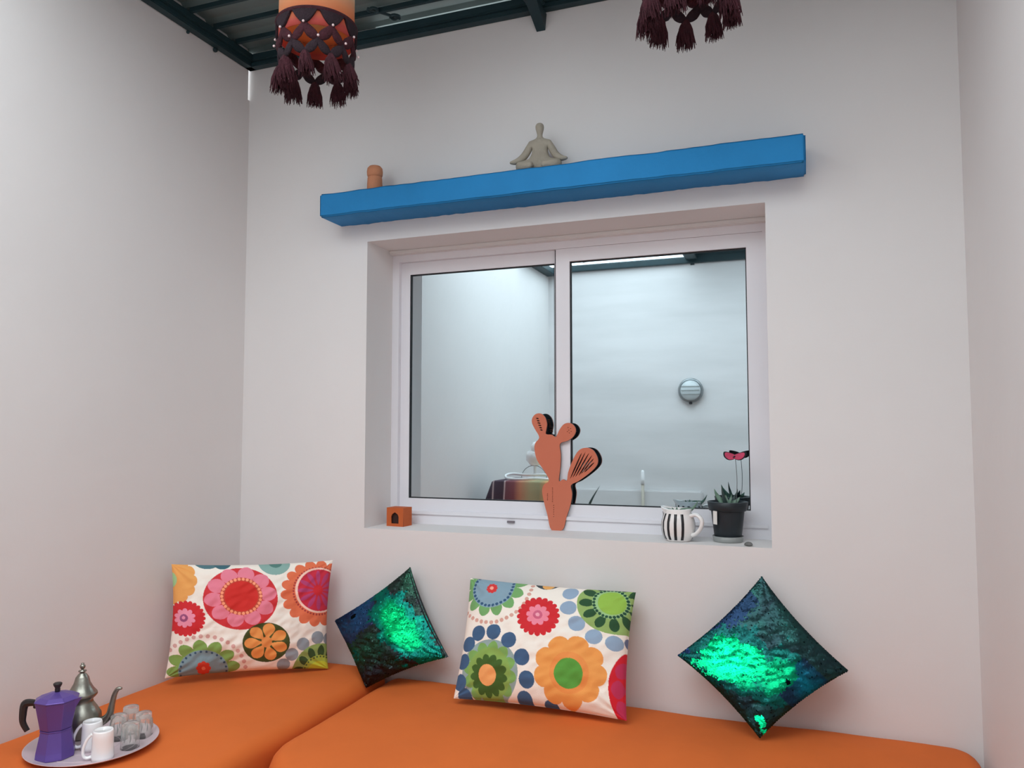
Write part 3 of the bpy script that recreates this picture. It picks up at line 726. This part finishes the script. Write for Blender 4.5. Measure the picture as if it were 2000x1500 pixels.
# striped jug
jb = on(2, SZ, 1325, 1056); jug = thing('milk_jug', 'white jug with black vertical stripes holding a succulent on the sill', 'jug', (jb.x, jb.y, SZ), -.35); jug.scale = (1.1, 1.1, 1.04)
prof = [(.030, 0), (.036, .003), (.044, .02), (.047, .04), (.046, .058), (.041, .074), (.037, .084), (.038, .094), (.0365, .096), (.035, .092), (.034, .084), (.038, .072), (.043, .058), (.043, .03), (.03, .008), (0, .006)]
def spout(p, a):
    if p[2] > .07:
        d = math.cos(a-PI); k = max(0, d)**8*(p[2]-.07)/.026*.016
        r = math.hypot(p[0], p[1]); p[0] *= (1+k/max(r, .01)); p[1] *= (1+k/max(r, .01)); p[2] += k*.35
    return p
lathe('body', prof, M['white_glaze'], jug, 56, fx=spout)
for k in range(14):
    a = 2*PI*k/14+.1; V = []; wd = .0038
    if math.cos(a) > .93: continue
    for i in range(13):
        z = .006+.076*i/12; r = np.interp(z, [p[1] for p in prof[:8]], [p[0] for p in prof[:8]])+.0006
        for s in (-1, 1): V.append(spout([r*math.cos(a+s*wd/r), r*math.sin(a+s*wd/r), z], a))
    for i in range(13):
        z = .006+.076*i/12; r = np.interp(z, [p[1] for p in prof[:8]], [p[0] for p in prof[:8]])-.0006
        for s in (-1, 1): V.append(spout([r*math.cos(a+s*wd/r), r*math.sin(a+s*wd/r), z], a))
    Fc = [(2*i, 2*i+1, 2*i+3, 2*i+2) for i in range(12)]+[(2*i+26, 2*i+28, 2*i+29, 2*i+27) for i in range(12)]+[(2*i, 2*i+2, 2*i+28, 2*i+26) for i in range(12)]+[(2*i+1, 2*i+27, 2*i+29, 2*i+3) for i in range(12)]
    fromdata('stripe', V, Fc, M['stripe'], jug, True)
tube('handle', crv([(.039, 0, .076), (.058, 0, .080), (.073, 0, .066), (.070, 0, .044), (.056, 0, .026), (.044, 0, .020)], 5), [.006, .0055, .0052, .0052, .0055, .007], M['white_glaze'], jug, n=12, flat=1.4)
lathe('soil', [(0, .070), (.038, .070), (.038, .075), (0, .078)], M['soil'], jug, 24)
def leafm(pts, wd, m, parent, name='leaf', th=.25):
    P = crv(pts, 5); N = len(P); r = [wd*max(.04, math.sin(min(1, .25+.75*(1-k/(N-1)))*PI/2))*(1-(k/(N-1))**3) + .0002 for k in range(N)]
    return tube(name, P, r, m, parent, n=8, flat=th)
suc = thing('succulent', 'small grey-green succulent with slender leaves growing in the striped jug', 'plant', (jb.x, jb.y, SZ+.077))
for pts, wd in (([(0, 0, 0), (.004, .003, .012), (.018, 0, .022), (.052, .004, .024)], .006), ([(0, 0, 0), (-.003, -.004, .014), (-.002, -.008, .028)], .008), ([(0, .004, 0), (-.012, .01, .014), (-.040, .012, .022)], .005), ([(.006, 0, 0), (.03, .012, .012), (.050, .016, .030), (.060, .018, .048)], .006), ([(0, 0, 0), (-.01, .0, .012), (-.018, -.006, .026)], .006)):
    leafm(pts, wd, M['leaf'], suc)

# black plastic plant pot on a cloudy saucer
pb = on(2, SZ, 1422, 1058); PX, PY = pb.x, pb.y+.004
sauc = thing('saucer', 'cloudy clear saucer under the black flower pot', 'saucer', (PX, PY, SZ))
lathe('bowl', [(.042, 0), (.045, .002), (.047, .018), (.0455, .018), (.0435, .004), (0, .003)], M['cloudy'], sauc, 48)
pot = thing('flower_pot', 'black plastic flower pot at the right of the sill', 'pot', (PX, PY, SZ+.0042), .1)
lathe('body', [(.037, 0), (.040, .004), (.050, .088), (.0505, .092), (.047, .092), (.037, .006), (0, .006)], M['pot'], pot, 40)
lathe('rim', [(.0505, .090), (.054, .092), (.0585, .118), (.0565, .119), (.052, .094), (.0505, .0905)], M['pot'], pot, 4*10, fx=lambda p, a: [p[0]*(1+.05*abs(math.cos(2*a))**3), p[1]*(1+.05*abs(math.cos(2*a))**3), p[2]])
lathe('soil', [(0, .098), (.05, .098), (.052, .101), (0, .104)], M['soil'], pot, 30)
tg = box('tag', (-.0555, -.0535, -.022, -.004, .052, .092), M['label'], pot); tg.rotation_euler = (0, 0, .6)
aloe = thing('aloe', 'spiky grey-green aloe growing in the black flower pot', 'plant', (PX, PY, SZ+.107))
rnd = random.Random(3)
for k, (dx, dy, h) in enumerate([(-.034, -.004, .046), (-.014, -.010, .054), (.012, -.012, .034), (.020, .008, .032), (-.006, .016, .030), (.032, 0, .026)]):
    leafm([(dx*.12, dy*.12, 0), (dx*.55, dy*.55-.004, h*.38), (dx*.95, dy, h*.8), (dx*1.15, dy*1.1, h*1.18)], .0095, M['leafd'] if k in (1, 3) else M['leaf'], aloe, th=.35)
# butterfly pick
bf = thing('butterfly_pick', 'pink butterfly on a thin wire stuck in the aloe pot', 'decoration', (PX+.024, PY-.005, SZ+.1))
hz = on(1, PY, 1441, 893).z-(SZ+.1)
tube('wire', crv([(0, 0, 0), (.006, 0, hz*.5), (.002, 0, hz)], 5), .0009, M['wire'], bf, n=6)
tube('body', [(-.004, -.012, hz), (0, 0, hz+.002), (.004, .012, hz)], [.001, .0028, .001], M['black'], bf, n=8)
for s in (-1, 1):
    me = plate([(q[0], q[1]) for q in crv([(0, -.007), (s*.014, -.013), (s*.027, -.004), (s*.030, .012), (s*.016, .013), (0, .007)], 5, True)], [], .0010)
    o = link('wing', me, M['pink'], bf); o.rotation_euler = (-.75, s*-.12, 0); o.location = (0, -.0008, hz+.001)
    me = plate([(q[0]*1.16, q[1]*1.2) for q in crv([(0, -.007), (s*.014, -.013), (s*.027, -.004), (s*.030, .012), (s*.016, .013), (0, .007)], 5, True)], [], .0010)
    o2 = link('wing_edge', me, M['black'], bf); o2.rotation_euler = (-.75, s*-.12, 0); o2.location = (0, .0012, hz+.001)
# pebble
pe = on(2, SZ, 1462, 1067)
bm = bmesh.new(); bmesh.ops.create_icosphere(bm, subdivisions=3, radius=1)
for q in bm.verts: q.co = Vector((q.co.x*.0125, q.co.y*.010, q.co.z*.0085 if q.co.z > 0 else q.co.z*.004))*(1+.08*noise.noise(q.co*1.5))
tag(frombm('pebble', bm, M['stone'], None, True, (pe.x, pe.y+.004, SZ+.0042)), 'small grey pebble at the sill edge beside the black pot', 'stone')

# ------------------------------------------------------------------ tea tray on the left daybed
TZ = .468
def tp(x, y, z=TZ+.002): return on(2, z, x, y)
tray = thing('round_tray', 'pale pink round metal tray on the left daybed', 'tray', (.296, -.889, TZ))
lathe('plate', [(0, -.002), (.118, -.002), (.128, .0), (.150, .008), (.1525, .0095), (.1525, .0075), (.129, -.003), (0, -.004)][::1], M['tray'], tray, 96)
for k, r in enumerate((.104, .062)):
    tube('engraved_ring', [(r*math.cos(2*PI*q/96), r*math.sin(2*PI*q/96), -.0018) for q in range(96)], .0008, M['tray'], tray, n=5, closed=True)
TS = TZ-.0015
def poly(prof, n, rot=0):
    V = []; Fc = []
    for r, z in prof:
        for k in range(n): a = 2*PI*(k+.5)/n+rot; V.append((r*math.cos(a), r*math.sin(a), z))
    for i in range(len(prof)-1):
        for k in range(n): j = (k+1) % n; Fc.append((i*n+k, i*n+j, (i+1)*n+j, (i+1)*n+k))
    Fc.append(tuple(range(n))[::-1]); Fc.append(tuple((len(prof)-1)*n+k for k in range(n)))
    return V, Fc
mp = tp(108, 1473); mk = thing('moka_pot', 'purple faceted stovetop coffee pot with black handle on the tray', 'coffee pot', (mp.x, mp.y, TS), 0)
mk.scale = (.95, .95, .89)
def bev(o, w_=.0015):
    b = o.modifiers.new('b', 'BEVEL'); b.width = w_; b.segments = 2; b.limit_method = 'ANGLE'; b.angle_limit = .3; return o
bev(fromdata('boiler', *poly([(.046, 0), (.0475, .004), (.046, .02), (.038, .066), (.037, .072), (.0385, .073), (.0385, .076)], 8), M['purple'], mk))
bev(fromdata('collector', *poly([(.038, .077), (.0385, .080), (.0395, .086), (.051, .148), (.0525, .152)], 8), M['purple'], mk))
# spout: a wedge toward camera-right
hd = math.atan2(rt.y, rt.x)
V = [(.038, -.014, .150), (.038, .014, .150), (.064, 0, .158), (.042, 0, .118), (.04, -.012, .152), (.04, .012, .152)]
o = fromdata('spout', V, [(0, 2, 1), (0, 3, 2), (1, 2, 3), (0, 1, 3)], M['purple'], mk); o.rotation_euler = (0, 0, hd)
bev(fromdata('lid', *poly([(.0535, .152), (.0535, .1545), (.040, .163), (.012, .171), (.004, .172)], 8), M['purple'], mk))
lathe('knob', [(.006, .171), (.0065, .178), (.006, .182), (.010, .190), (.0105, .194), (.008, .196), (0, .196)], M['black_plastic'], mk, 24)
hl = crv([(-.045, 0, .140), (-.070, 0, .142), (-.0835, 0, .136), (-.087, 0, .110), (-.086, 0, .088), (-.074, 0, .066)], 4)
o = tube('handle', hl, [.008, .010, .011, .010, .0085, .0075], M['black_plastic'], mk, n=8, flat=.7, smooth=False); o.rotation_euler = (0, 0, hd)
box('hinge', (-.058, -.043, -.008, .008, .128, .150), M['black_plastic'], mk, bev=.002).rotation_euler = (0, 0, hd)

te = tp(157, 1436); tea = thing('teapot', 'pewter teapot with domed lid and curved spout behind the purple coffee pot', 'teapot', (te.x, te.y, TS), hd)
tea.scale = (.98, .98, .90)
lathe('body', [(.030, 0), (.034, .003), (.032, .010), (.044, .028), (.050, .048), (.048, .064), (.038, .082), (.029, .096), (.027, .104), (.031, .110), (.0325, .113)], M['pewter'], tea, 48)
lathe('lid', [(.034, .112), (.038, .118), (.037, .124), (.028, .136), (.020, .152), (.016, .168), (.010, .177), (.0065, .180), (.005, .184)], M['pewter'], tea, 40)
lathe('finial', [(.0035, .182), (.010, .184), (.010, .1865), (.003, .188), (.003, .190), (.006, .194), (.007, .198), (.006, .202), (.003, .204), (.0045, .207), (0, .209)], M['pewter'], tea, 20)
tube('spout', crv([(.040, 0, .038), (.060, 0, .046), (.075, 0, .062), (.081, 0, .090), (.087, 0, .118), (.095, 0, .134), (.106, 0, .136)], 5), [.014, .012, .0095, .0075, .0065, .006, .003], M['pewter'], tea, n=12)
tube('handle', crv([(-.036, 0, .088), (-.060, 0, .100), (-.080, 0, .090), (-.082, 0, .062), (-.066, 0, .036), (-.047, 0, .034)], 5), .005, M['pewter'], tea, n=10, flat=1.3)
tube('hinge', [(-.030, -.008, .114), (-.030, .008, .114)], .0035, M['pewter'], tea, n=8)

def mug(px, py, label, rz, s=1):
    p = tp(px, py); r = thing('mug', label, 'mug', (p.x, p.y, TS), rz, 'upturned white mugs on the tray')
    lathe('cup', [(.0265*s, 0), (.0285*s, 0), (.0285*s, .01*s), (.0268*s, .06*s), (.0262*s, .075*s), (.0245*s, .0785*s), (.021*s, .0785*s), (.0205*s, .0765*s), (0, .0765*s), (0, .073*s), (.023*s, .072*s), (.0265*s, .004)], M['china'], r, 48)
    tube('handle', crv([(-.0265*s, 0, .070*s), (-.038*s, 0, .058*s), (-.047*s, 0, .036*s), (-.047*s, 0, .016*s), (-.038*s, 0, .008*s), (-.0275*s, 0, .010*s)], 5), .0042*s, M['china'], r, n=10, flat=1.5)
mug(179, 1459, 'upturned white mug between the teapot and the other mug', hd+.3, .86)
mug(200, 1479, 'upturned white mug nearest the tray edge', hd+.4, .88)
def tumbler(px, py, label, s=.86):
    p = tp(px, py); r = thing('tea_glass', label, 'glass', (p.x, p.y, TS), random.uniform(0, 3), 'upturned tea glasses on the tray')
    lathe('wall', [(.0265*s, 0), (.0245*s, .03*s), (.022*s, .068*s), (.0205*s, .070*s), (0, .070*s), (0, .0645*s), (.0195*s, .0635*s), (.0228*s, .03*s), (.0248*s, 0)], M['glassc'], r, 32)
    for k in range(10):
        a = 2*PI*k/10; tube('etched_leaf', [( .0253*s*math.cos(a), .0253*s*math.sin(a), .018), (.0247*s*math.cos(a+.08), .0247*s*math.sin(a+.08), .030), (.0237*s*math.cos(a), .0237*s*math.sin(a), .044)], [.0004, .0018, .0004], M['cloudy'], r, n=5, flat=.5)
tumbler(231, 1440, 'upturned clear tea glass touching the white mugs')
tumbler(254, 1457, 'upturned clear tea glass in front of the other three glasses')
tumbler(255, 1422, 'upturned clear tea glass beside the teapot spout')
tumbler(280, 1435, 'upturned clear tea glass at the right of the tray')

# ------------------------------------------------------------------ far side of the room (seen in the window glass)
MIR = .204*2; MIL = .214*2
def mr(yv, px, py, mm=MIR):
    p = on(1, yv, px, py); return Vector((p.x, mm-yv, p.z))
bl = mr(MIR-FY, 1350, 763)
bk = thing('bulkhead_light', 'round ribbed glass bulkhead light reflected in the right window pane', 'wall light', (bl.x, FY, bl.z))
def ylathe(name, prof, m, par, n=48):
    o = lathe(name, prof, m, par, n); o.rotation_euler = (-PI/2, 0, 0); return o
ylathe('housing', [(.092, 0), (.094, .008), (.088, .024), (.0, .024)], M['metal'], bk)
ylathe('ring', [(.080, .024), (.094, .026), (.096, .036), (.088, .044), (.078, .042)], M['metal'], bk)
ylathe('lens', [(.080, .036)]+[(.080*math.cos(a), .036+.045*math.sin(a)) for a in (.3, .6, .9, 1.2, 1.45)]+[(0, .081)], mat('ribbed_glass', (226, 234, 236), .08, trans=.25), bk)
for z in (-.03, .0, .03): tube('rib', [(x, .040+.045*math.sqrt(max(0, 1-(x*x+z*z)/.0064)), z) for x in np.linspace(-.07, .07, 11)], .003, M['cloudy'], bk, n=6)
box('clip', (-.012, .012, .03, .055, -.108, -.088), M['black'], bk, bev=.003)
pp = mr(MIR-FY-.02, 1258, 940)
wp = thing('water_pipe', 'thin capped upright pipe against the far wall, reflected in the right pane', 'pipe', (pp.x, FY+.075, 0))
lathe('pipe', [(.012, 0), (.012, pp.z-.02)], mat('beige_pipe', (186, 178, 164), .5), wp, 16)
lathe('cap', [(.015, pp.z-.02), (.016, pp.z+.02), (.013, pp.z+.08), (.006, pp.z+.09)], M['china'], wp, 16)

# cloth-covered table
def stripe_mat():
    m = mat('striped_cloth', (200, 120, 60), .9); n = m.node_tree; b = n.nodes['Principled BSDF']
    t = n.nodes.new('ShaderNodeTexCoord'); s = n.nodes.new('ShaderNodeSeparateXYZ'); mr_ = n.nodes.new('ShaderNodeMapRange'); r = n.nodes.new('ShaderNodeValToRGB')
    mr_.inputs[1].default_value = -.235; mr_.inputs[2].default_value = .22
    n.links.new(t.outputs['Object'], s.inputs[0]); n.links.new(s.outputs['X'], mr_.inputs[0]); n.links.new(mr_.outputs[0], r.inputs[0]); n.links.new(r.outputs[0], b.inputs['Base Color'])
    e = r.color_ramp.elements; e[0].position = 0; e[0].color = lin((66, 52, 66))+(1,); e[1].position = 1; e[1].color = lin((220, 130, 70))+(1,)
    for p, c in ((.07, (80, 68, 82)), (.085, (220, 200, 200)), (.10, (80, 66, 80)), (.235, (78, 62, 74)), (.25, (230, 205, 205)), (.265, (120, 76, 86)), (.38, (142, 84, 90)), (.47, (206, 142, 112)), (.62, (184, 172, 132)), (.74, (172, 168, 130)), (.86, (232, 170, 110))):
        q = e.new(p); q.color = lin(c)+(1,)
    return m
tb = mr(2.09, 963, 940, MIL); tb2 = mr(2.09, 1082, 940, MIL)
TH = tb.z
tab = thing('side_table', 'side table hidden under a striped cloth, reflected behind the cactus', 'table', ((tb.x+tb2.x)/2, tb.y-.2, 0))
hw = (tb2.x-tb.x)/2
box('tabletop', (-hw+.01, hw-.01, -.19, .19, TH-.03, TH-.004), M['pvc'], tab)
for sx in (-1, 1):
    for sy in (-1, 1): box('leg', (sx*(hw-.03)-.015, sx*(hw-.03)+.015, sy*.16-.015, sy*.16+.015, 0, TH-.03), M['pvc'], tab)
tc_ = thing('tablecloth', 'purple, orange and olive striped cloth draped over the reflected side table', 'tablecloth', tab.location)
V = []; Fc = []; NN = 96
for lv, (ex, z) in enumerate(((-.10, TH+.002), (0, TH+.002), (.004, TH-.006), (.014, TH-.08), (.03, TH-.2), (.05, TH-.42))):
    for k in range(NN):
        t = k/NN*4; sd = int(t); q = t-sd; hx_, hy_ = hw+ex, .19+ex
        c_ = [(-hx_, -hy_), (hx_, -hy_), (hx_, hy_), (-hx_, hy_)]; a = c_[sd]; b = c_[(sd+1) % 4]
        x, y = a[0]*(1-q)+b[0]*q, a[1]*(1-q)+b[1]*q
        if x > 0 and lv > 1: x -= ex*1.0
        if x < 0 and lv > 1: x -= ex*1.2
        wv = 1+(.03*math.sin(k*.9) if lv > 2 else 0)*(lv-2)*.4; V.append((x*wv, y*wv, z))
for i in range(5):
    for k in range(NN): j = (k+1) % NN; Fc.append((i*NN+k, i*NN+j, (i+1)*NN+j, (i+1)*NN+k))
Fc.append(tuple(range(NN))[::-1])
o = fromdata('cloth', V, Fc, stripe_mat(), tc_, True); o.modifiers.new('s', 'SOLIDIFY').thickness = .003
ca = mr(2.2, 1032, 934, MIL)
cab = thing('cable_coil', 'loop of white cable lying on the striped cloth', 'cable', (ca.x, tb.y-.11, TH+.006))
tube('loop', crv([(-.150, 0, .026), (-.12, -.05, .034), (-.04, -.06, .028), (.08, -.07, .030), (.16, -.05, .028), (.16, .01, .008), (.06, .03, .012), (-.04, .04, .006), (-.12, .045, .010)], 6, True), .0085, M['china'], cab, n=8, closed=True)
la = mr(2.3, 1045, 936, MIL)
dl = thing('table_lamp', 'white bulbous table lamp on a thin stem beside the cable', 'lamp', (la.x, la.y, TH+.004))
zt = mr(2.3, 1045, 862, MIL).z-TH; 
lathe('base', [(.045, 0), (.045, .006), (.01, .012)], M['china'], dl, 30)
lathe('stem', [(.008, .008), (.009, .08), (.016, zt-.15)], M['china'], dl, 14)
lathe('lower_globe', [(0, zt-.16), (.03, zt-.155), (.055, zt-.125), (.06, zt-.095), (.05, zt-.07), (.02, zt-.055)], M['china'], dl, 30)
lathe('upper_globe', [(.03, zt-.085), (.050, zt-.06), (.052, zt-.035), (.035, zt-.01), (0, zt)], M['china'], dl, 30, loc=(.025, 0, 0))
tube('hoop', [(.085*math.cos(a), .02, .004+.085*math.sin(a)) for a in np.linspace(0, PI, 17)], .002, M['wire'], dl, n=6)
# tall leafy plant on the floor
pr_ = mr(2.85, 1146, 992)
pl = thing('tall_plant', 'tall plant with dark blade leaves, one tip reflected right of the cactus', 'plant', (pr_.x-.05, pr_.y, 0))
lathe('planter', [(.09, 0), (.12, .24), (.125, .28), (.112, .28), (.08, .05), (0, .04)], M['terra2'], pl, 32)
lathe('soil', [(0, .24), (.108, .24), (.109, .25), (0, .255)], M['soil'], pl, 24)
top = mr(2.85, 1172, 948)
leafm([(0, 0, .24), (.02, 0, .5), (.06, 0, pr_.z), (top.x-pl.location.x, 0, top.z)], .020, M['leafd'], pl)
for k in range(6):
    a = k*1.05+.4; leafm([(.02*math.cos(a), .02*math.sin(a), .24), (.05*math.cos(a), .05*math.sin(a), .42), (.11*math.cos(a), .11*math.sin(a), .56+.02*k)], .02, M['leafd'], pl)
bpy.context.view_layer.update()
